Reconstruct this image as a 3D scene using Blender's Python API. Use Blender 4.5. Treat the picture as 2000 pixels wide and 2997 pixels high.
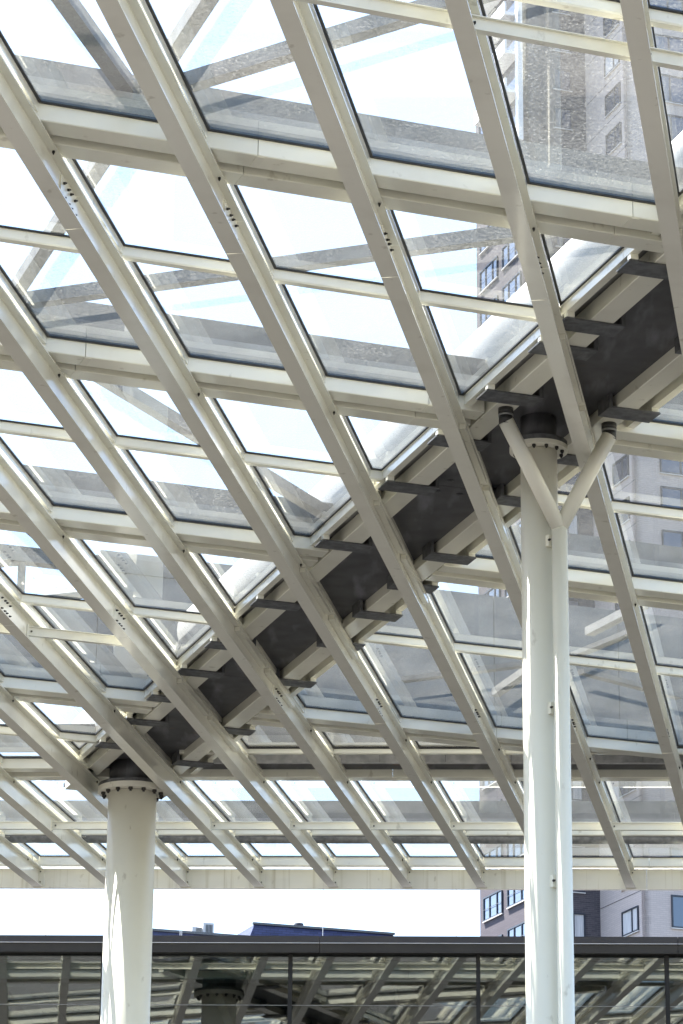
import bpy, math, random
import numpy as np
from mathutils import Matrix, Vector
random.seed(7)

# ---------------------------------------------------------------- scene, camera, light
scn = bpy.context.scene
for o in list(bpy.data.objects):
    bpy.data.objects.remove(o)
scn.render.engine = 'CYCLES'
scn.render.resolution_x, scn.render.resolution_y = 683, 1024
scn.view_settings.view_transform = 'Standard'
scn.view_settings.look = 'None'
scn.view_settings.gamma = 1.0
scn.view_settings.use_curve_mapping = False
scn.view_settings.exposure = 2.36
scn.cycles.transparent_max_bounces = 24
scn.cycles.max_bounces = 7
scn.cycles.sample_clamp_indirect = 6.0

EYE = 1.6                                   # camera height above the ground
F, CX, CY = 8900.0, 1000.0, 1498.5          # focal length and centre in photo pixels (2000 x 2997)
PITCH, ROLL = math.atan(3023 / F), math.atan(0.0100)
fw = np.array([0, math.cos(PITCH), math.sin(PITCH)])
up0 = np.array([0, -math.sin(PITCH), math.cos(PITCH)])
rt0 = np.array([1.0, 0, 0])
rt = rt0 * math.cos(ROLL) + up0 * math.sin(ROLL)
up = -rt0 * math.sin(ROLL) + up0 * math.cos(ROLL)
cam = bpy.data.cameras.new('camera')
camo = bpy.data.objects.new('camera', cam)
scn.collection.objects.link(camo)
M = Matrix(((rt[0], up[0], -fw[0]), (rt[1], up[1], -fw[1]), (rt[2], up[2], -fw[2])))
camo.matrix_world = Matrix.Translation((0, 0, EYE)) @ M.to_4x4()
cam.sensor_fit = 'HORIZONTAL'
cam.sensor_width = 36.0
cam.lens = 36.0 * F / 2000.0
cam.clip_start, cam.clip_end = 0.1, 5000
scn.camera = camo

SUN_AZ, SUN_EL = math.radians(-50), math.radians(60)   # azimuth measured from +Y towards +X
world = bpy.data.worlds.new('World')
scn.world = world
world.use_nodes = True
wn = world.node_tree
sky = wn.nodes.new('ShaderNodeTexSky')
sky.sky_type = 'NISHITA'
sky.sun_disc = False
sky.sun_elevation = SUN_EL
sky.sun_rotation = SUN_AZ
sky.air_density, sky.dust_density, sky.ozone_density = 1.0, 1.0, 1.0
wn.nodes['Background'].inputs['Strength'].default_value = 0.10
wn.links.new(sky.outputs[0], wn.nodes['Background'].inputs['Color'])
sl = bpy.data.lights.new('sun', 'SUN')
sl.energy, sl.angle, sl.color = 5.0, math.radians(0.53), (1.0, 0.95, 0.87)
suno = bpy.data.objects.new('sun', sl)
scn.collection.objects.link(suno)
sdir = Vector((math.sin(SUN_AZ) * math.cos(SUN_EL), math.cos(SUN_AZ) * math.cos(SUN_EL), math.sin(SUN_EL)))
suno.rotation_euler = sdir.to_track_quat('Z', 'Y').to_euler()
suno.location = (-60, 60, 80)

# ---------------------------------------------------------------- photo pixel helpers (heights relative to the eye)
def ray(x, y):
    return fw + rt * ((x - CX) / F) - up * ((y - CY) / F)
def at(x, y, h):
    d = ray(x, y)
    return d * (h / d[2])
def flat(x, y):
    d = ray(x, y).copy()
    d[2] = 0
    return d

# ---------------------------------------------------------------- plan frames: point = axis*t + normal*w
class Frame:
    def __init__(s, az, right):
        a = math.radians(az)
        s.a = np.array([math.sin(a), math.cos(a)])
        s.n = np.array([math.cos(a), -math.sin(a)]) * (1 if right else -1)
    def p(s, t, w):
        return s.a * t + s.n * w
    def tw(s, P):
        return float(P[:2] @ s.a), float(P[:2] @ s.n)
RF = Frame(9.9, True)        # rafters: t along, w to the right
DF = Frame(70.3, False)      # purlins: w = distance d
EF = Frame(92.16, False)     # far edge, pavilion: w = distance e
GF = Frame(-18.9, True)      # girder: w = c

# ---------------------------------------------------------------- materials
MATS = {}
def mat(name):
    m = bpy.data.materials.new(name)
    m.use_nodes = True
    MATS[name] = m
    nt = m.node_tree
    return m, nt, nt.nodes, nt.links
def noise_col(nt, c1, c2, scale, detail=4, lo=0.35, hi=0.65, stretch=None, coord='Object'):
    N, L = nt.nodes, nt.links
    tc = N.new('ShaderNodeTexCoord')
    src = tc.outputs[coord]
    if stretch:
        mp = N.new('ShaderNodeMapping')
        mp.inputs['Scale'].default_value = stretch
        L.new(src, mp.inputs['Vector'])
        src = mp.outputs[0]
    nz = N.new('ShaderNodeTexNoise')
    nz.inputs['Scale'].default_value = scale
    nz.inputs['Detail'].default_value = detail
    L.new(src, nz.inputs['Vector'])
    rp = N.new('ShaderNodeValToRGB')
    rp.color_ramp.elements[0].position, rp.color_ramp.elements[1].position = lo, hi
    rp.color_ramp.elements[0].color = (*c1, 1)
    rp.color_ramp.elements[1].color = (*c2, 1)
    L.new(nz.outputs[0], rp.inputs[0])
    return rp.outputs[0], nz.outputs[0]
def simple(name, c1, c2, scale, rough=0.5, metal=0.0, bump=0.0, stretch=None, lo=0.35, hi=0.65, detail=4, coat=0.0):
    m, nt, N, L = mat(name)
    b = N['Principled BSDF']
    col, fac = noise_col(nt, c1, c2, scale, detail, lo, hi, stretch)
    L.new(col, b.inputs['Base Color'])
    b.inputs['Roughness'].default_value = rough
    b.inputs['Metallic'].default_value = metal
    b.inputs['Coat Weight'].default_value = coat
    b.inputs['Coat Roughness'].default_value = 0.12
    if bump:
        bn = N.new('ShaderNodeBump')
        bn.inputs['Strength'].default_value = bump
        bn.inputs['Distance'].default_value = 0.01
        L.new(fac, bn.inputs['Height'])
        L.new(bn.outputs[0], b.inputs['Normal'])
    return m

def paint(name, base, dirt, drips=False):
    m, nt, N, L = mat(name)
    b = N['Principled BSDF']
    col, _ = noise_col(nt, dirt, base, 3.0, 6, 0.22, 0.5)
    # sparse scuffs
    sc, f2 = noise_col(nt, (0.72, 0.70, 0.66), (1, 1, 1), 9.0, 8, 0.27, 0.34, (1, 1, 0.6))
    mx = N.new('ShaderNodeMix')
    mx.data_type = 'RGBA'
    mx.blend_type = 'MULTIPLY'
    mx.inputs['Factor'].default_value = 0.8
    L.new(col, mx.inputs['A'])
    L.new(sc, mx.inputs['B'])
    res = mx.outputs['Result']
    oi = N.new('ShaderNodeObjectInfo')           # small tone differences from member to member
    mr = N.new('ShaderNodeMapRange'); mr.inputs['To Min'].default_value = 0.93; mr.inputs['To Max'].default_value = 1.0
    L.new(oi.outputs['Random'], mr.inputs['Value'])
    vm = N.new('ShaderNodeVectorMath'); vm.operation = 'SCALE'
    L.new(res, vm.inputs[0]); L.new(mr.outputs[0], vm.inputs['Scale'])
    res = vm.outputs[0]
    if drips:                                    # dried rain runs
        dc, _ = noise_col(nt, (0.70, 0.67, 0.58), (1, 1, 1), 7.0, 5, 0.30, 0.44, (2.2, 2.2, 0.05))
        m3 = N.new('ShaderNodeMix'); m3.data_type = 'RGBA'; m3.blend_type = 'MULTIPLY'; m3.inputs['Factor'].default_value = 0.7
        L.new(res, m3.inputs['A']); L.new(dc, m3.inputs['B'])
        res = m3.outputs['Result']
    L.new(res, b.inputs['Base Color'])
    b.inputs['Roughness'].default_value = 0.24
    b.inputs['Coat Weight'].default_value = 0.55
    b.inputs['Coat Roughness'].default_value = 0.09
    return m
paint('paint', (0.82, 0.80, 0.69), (0.75, 0.725, 0.62))
paint('fascia_paint', (0.82, 0.80, 0.69), (0.75, 0.725, 0.62), True)
cpm = paint('column_paint', (0.80, 0.775, 0.665), (0.765, 0.735, 0.625))
cpm.node_tree.nodes['Principled BSDF'].inputs['Roughness'].default_value = 0.42
cpm.node_tree.nodes['Principled BSDF'].inputs['Coat Weight'].default_value = 0.12
simple('gasket', (0.012, 0.012, 0.013), (0.02, 0.02, 0.02), 8, 0.5)
simple('bolt', (0.03, 0.03, 0.03), (0.06, 0.055, 0.05), 30, 0.45, 0.6)
simple('rubber', (0.012, 0.012, 0.012), (0.02, 0.02, 0.02), 20, 0.35)
simple('galvanised', (0.20, 0.205, 0.21), (0.33, 0.335, 0.34), 14, 0.5, 0.35, 0.1)
simple('gutter_zinc', (0.38, 0.385, 0.39), (0.56, 0.56, 0.56), 9, 0.55, 0.1, 0.1)
simple('galv_dark', (0.085, 0.088, 0.093), (0.15, 0.153, 0.16), 16, 0.55, 0.3, 0.1)
simple('roof_beam', (0.12, 0.118, 0.112), (0.18, 0.177, 0.168), 6, 0.6, 0.0, 0.1)
simple('flashing', (0.25, 0.247, 0.235), (0.33, 0.325, 0.31), 5, 0.6)
simple('shadow_strip', (0.075, 0.092, 0.112), (0.12, 0.14, 0.16), 10, 0.4)  # dark blue-grey colour stands in for a shadow gap
simple('tube_paint', (0.33, 0.335, 0.335), (0.41, 0.41, 0.405), 2, 0.5)
simple('parapet', (0.16, 0.165, 0.17), (0.23, 0.233, 0.235), 3, 0.8, 0, 0.2)

def plate_mat():
    m, nt, N, L = mat('plate_steel')
    b = N['Principled BSDF']
    col, fac = noise_col(nt, (0.05, 0.05, 0.054), (0.085, 0.085, 0.09), 5, 8, 0.3, 0.7, (1, 1, 1))
    st, sf = noise_col(nt, (0, 0, 0), (1, 1, 1), 1.1, 10, 0.54, 0.74, (4.5, 1.0, 1))
    rs, rf = noise_col(nt, (0, 0, 0), (1, 1, 1), 3.1, 9, 0.69, 0.74, (0.8, 2.0, 1))
    mx = N.new('ShaderNodeMix'); mx.data_type = 'RGBA'
    L.new(st, mx.inputs['Factor']); L.new(col, mx.inputs['A'])
    mx.inputs['B'].default_value = (0.19, 0.19, 0.21, 1)
    m2 = N.new('ShaderNodeMix'); m2.data_type = 'RGBA'
    L.new(rs, m2.inputs['Factor']); L.new(mx.outputs['Result'], m2.inputs['A'])
    m2.inputs['B'].default_value = (0.16, 0.075, 0.03, 1)
    L.new(m2.outputs['Result'], b.inputs['Base Color'])
    b.inputs['Roughness'].default_value = 0.55
plate_mat()

def glass_mats():
    # underside of the panes: clear, mirror-like at shallow angles
    m, nt, N, L = mat('pane_glass')
    N.remove(N['Principled BSDF'])
    tr = N.new('ShaderNodeBsdfTransparent'); tr.inputs[0].default_value = (0.95, 0.98, 0.975, 1)
    gl = N.new('ShaderNodeBsdfGlossy'); gl.inputs['Roughness'].default_value = 0.015
    gl.inputs['Color'].default_value = (1, 1, 1, 1)
    fr = N.new('ShaderNodeFresnel'); fr.inputs['IOR'].default_value = 1.5
    ge = N.new('ShaderNodeNewGeometry')
    inv = N.new('ShaderNodeMath'); inv.operation = 'SUBTRACT'; inv.inputs[0].default_value = 1.0
    L.new(ge.outputs['Backfacing'], inv.inputs[1])
    mu = N.new('ShaderNodeMath'); mu.operation = 'MULTIPLY'
    L.new(fr.outputs[0], mu.inputs[0]); L.new(inv.outputs[0], mu.inputs[1])
    m2 = N.new('ShaderNodeMath'); m2.operation = 'MULTIPLY'; m2.use_clamp = True
    L.new(mu.outputs[0], m2.inputs[0]); m2.inputs[1].default_value = 1.6
    mx = N.new('ShaderNodeMixShader')
    L.new(m2.outputs[0], mx.inputs[0]); L.new(tr.outputs[0], mx.inputs[1]); L.new(gl.outputs[0], mx.inputs[2])
    L.new(mx.outputs[0], N['Material Output'].inputs['Surface'])
    # top side: settled dust and dried rain speckles
    m, nt, N, L = mat('pane_dust')
    N.remove(N['Principled BSDF'])
    tr = N.new('ShaderNodeBsdfTransparent')
    di = N.new('ShaderNodeBsdfDiffuse'); di.inputs[0].default_value = (0.36, 0.355, 0.34, 1)
    tl = N.new('ShaderNodeBsdfTranslucent'); tl.inputs[0].default_value = (0.36, 0.355, 0.34, 1)
    dm = N.new('ShaderNodeMixShader'); dm.inputs[0].default_value = 0.5
    L.new(di.outputs[0], dm.inputs[1]); L.new(tl.outputs[0], dm.inputs[2])
    tc = N.new('ShaderNodeTexCoord')
    n1 = N.new('ShaderNodeTexNoise'); n1.inputs['Scale'].default_value = 38; n1.inputs['Detail'].default_value = 2; n1.inputs['Roughness'].default_value = 0.6
    n2 = N.new('ShaderNodeTexNoise'); n2.inputs['Scale'].default_value = 1.3; n2.inputs['Detail'].default_value = 4
    n3 = N.new('ShaderNodeTexVoronoi'); n3.inputs['Scale'].default_value = 46
    for n in (n1, n2, n3):
        L.new(tc.outputs['Object'], n.inputs['Vector'])
    def rng(src, a, b, c, d):
        r = N.new('ShaderNodeMapRange')
        r.inputs['From Min'].default_value, r.inputs['From Max'].default_value = a, b
        r.inputs['To Min'].default_value, r.inputs['To Max'].default_value = c, d
        L.new(src, r.inputs['Value']); return r.outputs[0]
    a = rng(n1.outputs[0], 0.36, 0.68, 0.0, 0.17)
    b = rng(n2.outputs[0], 0.35, 0.70, 0.07, 0.18)
    sepc = N.new('ShaderNodeSeparateColor'); L.new(n3.outputs['Color'], sepc.inputs[0])
    sub = N.new('ShaderNodeMath'); sub.operation = 'SUBTRACT'
    hm = N.new('ShaderNodeMath'); hm.operation = 'MULTIPLY'; hm.inputs[1].default_value = 0.55
    L.new(sepc.outputs[0], hm.inputs[0]); L.new(hm.outputs[0], sub.inputs[0]); L.new(n3.outputs['Distance'], sub.inputs[1])
    c = rng(sub.outputs[0], 0.0, 0.25, 0.0, 0.21)
    n4 = N.new('ShaderNodeTexNoise'); n4.inputs['Scale'].default_value = 0.55; n4.inputs['Detail'].default_value = 6; n4.inputs['Distortion'].default_value = 0.6
    L.new(tc.outputs['Object'], n4.inputs['Vector'])
    k4 = rng(n4.outputs[0], 0.36, 0.66, 0.35, 1.25)
    def mul(p, q):
        mm = N.new('ShaderNodeMath'); mm.operation = 'MULTIPLY'; L.new(p, mm.inputs[0]); L.new(q, mm.inputs[1]); return mm.outputs[0]
    a, c = mul(a, k4), mul(c, k4)
    s1 = N.new('ShaderNodeMath'); L.new(a, s1.inputs[0]); L.new(b, s1.inputs[1])
    s2 = N.new('ShaderNodeMath'); s2.use_clamp = True; L.new(s1.outputs[0], s2.inputs[0]); L.new(c, s2.inputs[1])
    mx = N.new('ShaderNodeMixShader')
    L.new(s2.outputs[0], mx.inputs[0]); L.new(tr.outputs[0], mx.inputs[1]); L.new(dm.outputs[0], mx.inputs[2])
    L.new(mx.outputs[0], N['Material Output'].inputs['Surface'])
    # shop-front glass: reflective, slightly wavy
    m, nt, N, L = mat('front_glass')
    N.remove(N['Principled BSDF'])
    tr = N.new('ShaderNodeBsdfTransparent'); tr.inputs[0].default_value = (0.5, 0.56, 0.56, 1)
    gl = N.new('ShaderNodeBsdfGlossy'); gl.inputs['Roughness'].default_value = 0.01; gl.inputs['Color'].default_value = (1.0, 1.0, 0.97, 1)
    tc = N.new('ShaderNodeTexCoord')
    nz = N.new('ShaderNodeTexNoise'); nz.inputs['Scale'].default_value = 1.1; nz.inputs['Detail'].default_value = 1.0
    L.new(tc.outputs['Object'], nz.inputs['Vector'])
    bn = N.new('ShaderNodeBump'); bn.inputs['Strength'].default_value = 0.02; bn.inputs['Distance'].default_value = 0.03
    L.new(nz.outputs[0], bn.inputs['Height']); L.new(bn.outputs[0], gl.inputs['Normal'])
    mx = N.new('ShaderNodeMixShader'); mx.inputs[0].default_value = 0.125
    L.new(tr.outputs[0], mx.inputs[1]); L.new(gl.outputs[0], mx.inputs[2])
    L.new(mx.outputs[0], N['Material Output'].inputs['Surface'])
    # far windows
    m, nt, N, L = mat('window_glass')
    b = N['Principled BSDF']
    b.inputs['Base Color'].default_value = (0.03, 0.05, 0.10, 1)
    b.inputs['Roughness'].default_value = 0.05
    b.inputs['Specular IOR Level'].default_value = 1.0
    b.inputs['Coat Weight'].default_value = 0.6
glass_mats()
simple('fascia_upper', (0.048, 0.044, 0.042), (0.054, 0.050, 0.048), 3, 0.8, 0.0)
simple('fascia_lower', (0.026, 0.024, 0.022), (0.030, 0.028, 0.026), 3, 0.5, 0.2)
simple('mullion', (0.008, 0.008, 0.008), (0.012, 0.012, 0.012), 5, 0.7)
simple('interior_dark', (0.05, 0.05, 0.05), (0.08, 0.08, 0.08), 1.0, 0.9)
simple('interior_ceiling', (0.16, 0.16, 0.155), (0.2, 0.2, 0.19), 1.0, 0.9)
simple('blind', (0.34, 0.34, 0.32), (0.40, 0.40, 0.38), 1.5, 0.8)
simple('paving', (0.044, 0.040, 0.036), (0.066, 0.061, 0.055), 0.8, 0.9, 0, 0.1)
simple('white_part', (0.72, 0.72, 0.72), (0.8, 0.8, 0.8), 4, 0.5)
simple('frame_dark', (0.02, 0.025, 0.04), (0.03, 0.035, 0.05), 3, 0.4)
simple('curtain', (0.45, 0.45, 0.47), (0.65, 0.65, 0.66), 3.5, 0.9, 0, 0, (6, 6, 0.15))
simple('unit_metal', (0.56, 0.54, 0.52), (0.64, 0.62, 0.60), 2, 0.6)
simple('louvre_dark', (0.05, 0.05, 0.055), (0.08, 0.08, 0.08), 2, 0.6)

def brick_mat(name, c1, c2, mortar):
    m, nt, N, L = mat(name)
    b = N['Principled BSDF']
    tc = N.new('ShaderNodeTexCoord')
    sp = N.new('ShaderNodeSeparateXYZ'); L.new(tc.outputs['Object'], sp.inputs[0])
    ad = N.new('ShaderNodeMath'); L.new(sp.outputs[0], ad.inputs[0]); L.new(sp.outputs[1], ad.inputs[1])
    cb = N.new('ShaderNodeCombineXYZ'); L.new(ad.outputs[0], cb.inputs[0]); L.new(sp.outputs[2], cb.inputs[1])
    br = N.new('ShaderNodeTexBrick')
    br.inputs['Scale'].default_value = 1.0
    br.inputs['Brick Width'].default_value = 0.5
    br.inputs['Row Height'].default_value = 0.125
    br.inputs['Mortar Size'].default_value = 0.012
    br.inputs['Color1'].default_value = (*c1, 1); br.inputs['Color2'].default_value = (*c2, 1)
    br.inputs['Mortar'].default_value = (*mortar, 1)
    L.new(cb.outputs[0], br.inputs['Vector'])
    L.new(br.outputs['Color'], b.inputs['Base Color'])
    b.inputs['Roughness'].default_value = 0.9
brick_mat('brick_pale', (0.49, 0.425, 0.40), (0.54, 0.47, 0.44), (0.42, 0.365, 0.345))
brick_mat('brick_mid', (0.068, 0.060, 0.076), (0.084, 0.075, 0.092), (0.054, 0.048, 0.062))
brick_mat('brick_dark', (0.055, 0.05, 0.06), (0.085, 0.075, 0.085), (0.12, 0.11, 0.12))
def slate_mat():
    m, nt, N, L = mat('slate')
    b = N['Principled BSDF']
    tc = N.new('ShaderNodeTexCoord')
    sp = N.new('ShaderNodeSeparateXYZ'); L.new(tc.outputs['Object'], sp.inputs[0])
    cb = N.new('ShaderNodeCombineXYZ'); L.new(sp.outputs[0], cb.inputs[0]); L.new(sp.outputs[2], cb.inputs[1])
    br = N.new('ShaderNodeTexBrick')
    br.inputs['Brick Width'].default_value = 0.5; br.inputs['Row Height'].default_value = 0.16
    br.inputs['Mortar Size'].default_value = 0.014; br.inputs['Scale'].default_value = 1
    br.inputs['Color1'].default_value = (0.028, 0.032, 0.085, 1); br.inputs['Color2'].default_value = (0.055, 0.06, 0.14, 1)
    br.inputs['Mortar'].default_value = (0.02, 0.02, 0.035, 1)
    L.new(cb.outputs[0], br.inputs['Vector']); L.new(br.outputs['Color'], b.inputs['Base Color'])
    b.inputs['Roughness'].default_value = 0.45
slate_mat()

# ---------------------------------------------------------------- mesh builder
col = scn.collection
class MB:
    def __init__(s):
        s.v, s.f, s.m = [], [], []
    def add(s, verts, faces, mi=0):
        b = len(s.v)
        s.v += [(float(x), float(y), float(z)) for x, y, z in verts]
        s.f += [tuple(i + b for i in f) for f in faces]
        s.m += [mi] * len(faces)
    def prism(s, fr, sec, t0, t1, mi=0):
        """extrude a (w,z) section along the frame axis; t0/t1 numbers or functions of w"""
        n = len(sec)
        g0 = t0 if callable(t0) else (lambda w: t0)
        g1 = t1 if callable(t1) else (lambda w: t1)
        vs = [(*fr.p(g0(w), w), z) for w, z in sec] + [(*fr.p(g1(w), w), z) for w, z in sec]
        fs = [tuple(range(n))[::-1], tuple(range(n, 2 * n))]
        fs += [(i, (i + 1) % n, n + (i + 1) % n, n + i) for i in range(n)]
        s.add(vs, fs, mi)
    def box(s, fr, t0, t1, w0, w1, z0, z1, mi=0):
        s.prism(fr, [(w0, z0), (w1, z0), (w1, z1), (w0, z1)], t0, t1, mi)
    def poly(s, pts, z0, z1, mi_bot=0, mi_top=0, mi_side=0):
        n = len(pts)
        b = len(s.v)
        s.v += [(float(p[0]), float(p[1]), z0) for p in pts] + [(float(p[0]), float(p[1]), z1) for p in pts]
        s.f.append(tuple(b + i for i in range(n))[::-1]); s.m.append(mi_bot)
        s.f.append(tuple(b + n + i for i in range(n))); s.m.append(mi_top)
        for i in range(n):
            j = (i + 1) % n
            s.f.append((b + i, b + j, b + n + j, b + n + i)); s.m.append(mi_side)
    def tube(s, path, r, seg=24, mi=0, caps=True):
        P = [Vector(p) for p in path]
        rings = []
        rr = r if isinstance(r, (list, tuple)) else [r] * len(P)
        ref = None
        for i, p in enumerate(P):
            d = (P[min(i + 1, len(P) - 1)] - P[max(i - 1, 0)]).normalized()
            if ref is None:
                ref = d.cross(Vector((0.3, 0.9, 0.2)) if abs(d.z) > 0.9 else Vector((0, 0, 1))).normalized()
            ref = (ref - d * ref.dot(d)).normalized()
            q = d.cross(ref)
            rings.append([p + (ref * math.cos(2 * math.pi * k / seg) + q * math.sin(2 * math.pi * k / seg)) * rr[i] for k in range(seg)])
        vs = [v for ring in rings for v in ring]
        fs = []
        for i in range(len(P) - 1):
            for k in range(seg):
                a, b2 = i * seg + k, i * seg + (k + 1) % seg
                fs.append((a, b2, b2 + seg, a + seg))
        if caps:
            fs.append(tuple(range(seg))[::-1])
            fs.append(tuple((len(P) - 1) * seg + k for k in range(seg)))
        s.add(vs, fs, mi)
    def build(s, name, mats, parent=None, smooth=False, origin=None, z=EYE):
        """vertices are relative to the eye height; z lifts them to the ground datum"""
        ox = origin if origin is not None else (0, 0, 0)
        me = bpy.data.meshes.new(name)
        me.from_pydata([(x - ox[0], y - ox[1], zz + z - ox[2]) for x, y, zz in s.v], [], s.f)
        for mm in (mats if isinstance(mats, (list, tuple)) else [mats]):
            me.materials.append(MATS[mm])
        me.polygons.foreach_set('material_index', s.m)
        me.update()
        import bmesh
        bm = bmesh.new(); bm.from_mesh(me)
        bmesh.ops.recalc_face_normals(bm, faces=bm.faces)
        bm.to_mesh(me); bm.free()
        if smooth:
            for p in me.polygons:
                p.use_smooth = len(p.vertices) == 4
        o = bpy.data.objects.new(name, me)
        col.objects.link(o)
        o.location = ox
        if parent is not None:
            o.parent = parent
            o.matrix_parent_inverse = Matrix.Identity(4)
            o.location = Vector(ox) - abs_loc(parent)
        return o
def abs_loc(o):
    l = Vector(o.location)
    while o.parent is not None:
        o = o.parent
        l = l + Vector(o.location)
    return l
def thing(name, label, cat, loc=(0, 0, 0), group=None):
    o = bpy.data.objects.new(name, None)
    col.objects.link(o)
    o.location = loc
    o['label'], o['category'] = label, cat
    if group:
        o['group'] = group
    return o
def tag(o, label, cat, group=None):
    o['label'], o['category'] = label, cat
    if group:
        o['group'] = group
    return o
def inst(mesh, name, parent, loc, rot=None):
    """another copy of a small piece; loc in world coordinates"""
    o = bpy.data.objects.new(name, mesh)
    col.objects.link(o)
    o.parent = parent
    o.location = Vector(loc) - abs_loc(parent)
    if rot is not None:
        o.rotation_euler = rot
    return o

# ================================================================ SETTING
g = MB()
g.add([(-1500, -1500, -EYE), (1500, -1500, -EYE), (1500, 1500, -EYE), (-1500, 1500, -EYE)], [(0, 1, 2, 3)])
go = g.build('ground', 'paving')
go['kind'] = 'structure'

# ================================================================ CANOPY
ZB, ZT, ZG = 8.0, 8.24, 8.385        # rafter bottom, rafter top, glass underside
SP, V0 = 0.9452, -3.913
KS = list(range(-10, 6))
vk = lambda k: V0 + SP * k
E_END = 38.56
U0 = 11.2
canopy = thing('glass_canopy', 'white steel and glass canopy roof with slanting parallel rafters spanning the whole place', 'canopy', (0, 26, 0))

def u_at(fr, w, v):          # rafter coordinate where the line v meets frame distance w
    return (w - float(RF.n @ fr.n) * v) / float(RF.a @ fr.n)

bolt_me = None
def bolt_mesh(r, h, name='bolt', m='bolt'):
    b = MB()
    b.tube([(0, 0, 0), (0, 0, h * 0.6)], r, 6)
    b.tube([(0, 0, h * 0.6), (0, 0, h)], r * 0.55, 8)
    me = bpy.data.meshes.new(name)
    me.from_pydata(b.v, [], b.f)
    me.materials.append(MATS[m])
    return me
BOLT = bolt_mesh(0.0095, 0.024)
DOWN = (math.pi, 0, 0)
RIGHT_R = Vector((RF.n[0], RF.n[1], 0)).to_track_quat('Z', 'Y').to_euler()
TOCAM_E = Vector((-EF.n[0], -EF.n[1], 0)).to_track_quat('Z', 'Y').to_euler()

D_DOUBLE = [12.05, 16.54, 20.25, 23.96, 29.40]
D_MID = [14.10, 18.45, 22.10, 26.55]
B0, B1 = 32.816, 33.673              # gutter strip in the far-edge frame
for k in KS:
    v = vk(k)
    sec = [(0, 0), (.12, 0), (.12, .011), (.064, .011), (.064, .229), (.12, .229), (.12, .24), (0, .24), (0, .229), (.056, .229), (.056, .011), (0, .011)]
    sec = [(v + a, ZB + b) for a, b in sec]
    ends = lambda w: u_at(EF, E_END, w)
    left = k <= -3
    s1 = 17.48
    s2 = 26.36 if left else 28.40
    cuts = [U0, u_at(DF, s1, v + .06), u_at(DF, s2, v + .06), None]
    mb = MB()
    for i in range(3):
        a = cuts[i] + (0.004 if i else 0)
        bnd = ends if cuts[i + 1] is None else cuts[i + 1] - 0.004
        mb.prism(RF, sec, a, bnd)
    raf = mb.build('rafter', 'paint', canopy)
    # raised glazing bar carrying the glass
    gb = MB()
    gb.box(RF, U0, lambda w: u_at(EF, E_END - .14, w), v + .026, v + .094, 8.315, ZG - .004)
    gb.build('glazing_bar', 'paint', raf)
    # splice plates and bolts
    for sd in (s1, s2):
        uc = u_at(DF, sd, v + .06)
        sp = MB()
        sp.box(RF, uc - .40, uc + .02, v + .064, v + .072, ZB + .03, ZB + .20)
        sp.build('splice_plate', 'paint', raf)
        for q, du in enumerate((-.34, -.24, -.17, -.07)):
            for zz in ((.165, .065)):
                inst(BOLT, 'bolt', raf, (*RF.p(uc + du, v + .072), EYE + ZB + zz), RIGHT_R)
    # hold-down bolts where the beams rest
    for d in D_DOUBLE[1:]:
        inst(BOLT, 'bolt', raf, (*RF.p(u_at(DF, d + .33, v + .095), v + .095), EYE + ZB + .229), DOWN)
    for e in (33.75, 37.9):
        inst(BOLT, 'bolt', raf, (*RF.p(u_at(EF, e, v + .095), v + .095), EYE + ZB + .229), DOWN)
    # end angle on the edge beam
    for zz in (.20, .065):
        p = EF.p(EF.tw(RF.p(u_at(EF, E_END, v + .06), v + .085))[0], E_END - .012)
        inst(BOLT, 'bolt', raf, (*p, EYE + ZB + zz), TOCAM_E)
    ea = MB()
    tt = EF.tw(RF.p(u_at(EF, E_END, v + .064), v + .064))[0]
    ea.box(EF, tt, tt + .075, E_END - .012, E_END, ZB + .012, ZB + .228)
    ea.build('end_angle', 'paint', raf)
    # packers under the girder
    if u_at(GF, 9.36, v + .06) > u_at(EF, 33.9, v + .06) or u_at(GF, 8.00, v + .06) < U0:
        continue
    uu0, uu1 = u_at(GF, 8.00, v + .06), u_at(GF, 9.36, v + .06)
    ua, ub = min(uu0, uu1), max(uu0, uu1)
    pk = MB()
    for (a, b) in ((ua, ua + (ub - ua) * .46), (ua + (ub - ua) * .52, ub)):
        pk.box(RF, a, b, v + .066, v + .116, ZB + .185, ZB + .2275)
    pk.box(RF, ua - .02, ub + .02, v + .0, v + .122, ZT + .0005, ZT + .006)
    pk.build('packer_plate', 'paint', raf)

# ---- box beams (pairs), cut by the girder
def t_of_c(c, d):            # along-purlin coordinate where frame DF distance d meets girder offset c
    # p = a t + n d ; p.gn = c
    return (c - float(DF.n @ GF.n) * d) / float(DF.a @ GF.n)
def t_of_x(x, d):
    return (x - DF.n[0] * d) / DF.a[0]
BW, BH0 = .18, 8.2605
def beam_seg(fr, t0, t1, w, name='box_beam'):
    mb = MB()
    sec = [(w, BH0), (w + BW, BH0), (w + BW, ZG - .006), (w, ZG - .006)]
    bv = .006
    sec = [(w + bv, BH0), (w + BW - bv, BH0), (w + BW, BH0 + bv), (w + BW, ZG - .006), (w, ZG - .006), (w, BH0 + bv)]
    mb.prism(fr, sec, t0, t1)
    return mb.build(name, 'paint', canopy)
def beam_run(fr, t0, t1, w, joints=()):
    pts = [t0] + [j for j in sorted(joints) if t0 + .3 < j < t1 - .3] + [t1]
    for a, b in zip(pts[:-1], pts[1:]):
        beam_seg(fr, a + .0025, b - .0025, w)
        if b != t1:          # lapped joint cover
            mb = MB()
            mb.box(fr, b - .004, b + .05, w + .012, w + BW - .012, BH0 - .0035, BH0 + .01)
            mb.build('joint_cover', 'paint', canopy)
JO = {16.54: [(600 + 175, 430), (1903, 590)], 20.25: [(277, 1010), (1283, 1160)], 23.96: [(1320, 1620)], 29.40: [(420, 2030), (1486, 2140)]}
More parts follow.
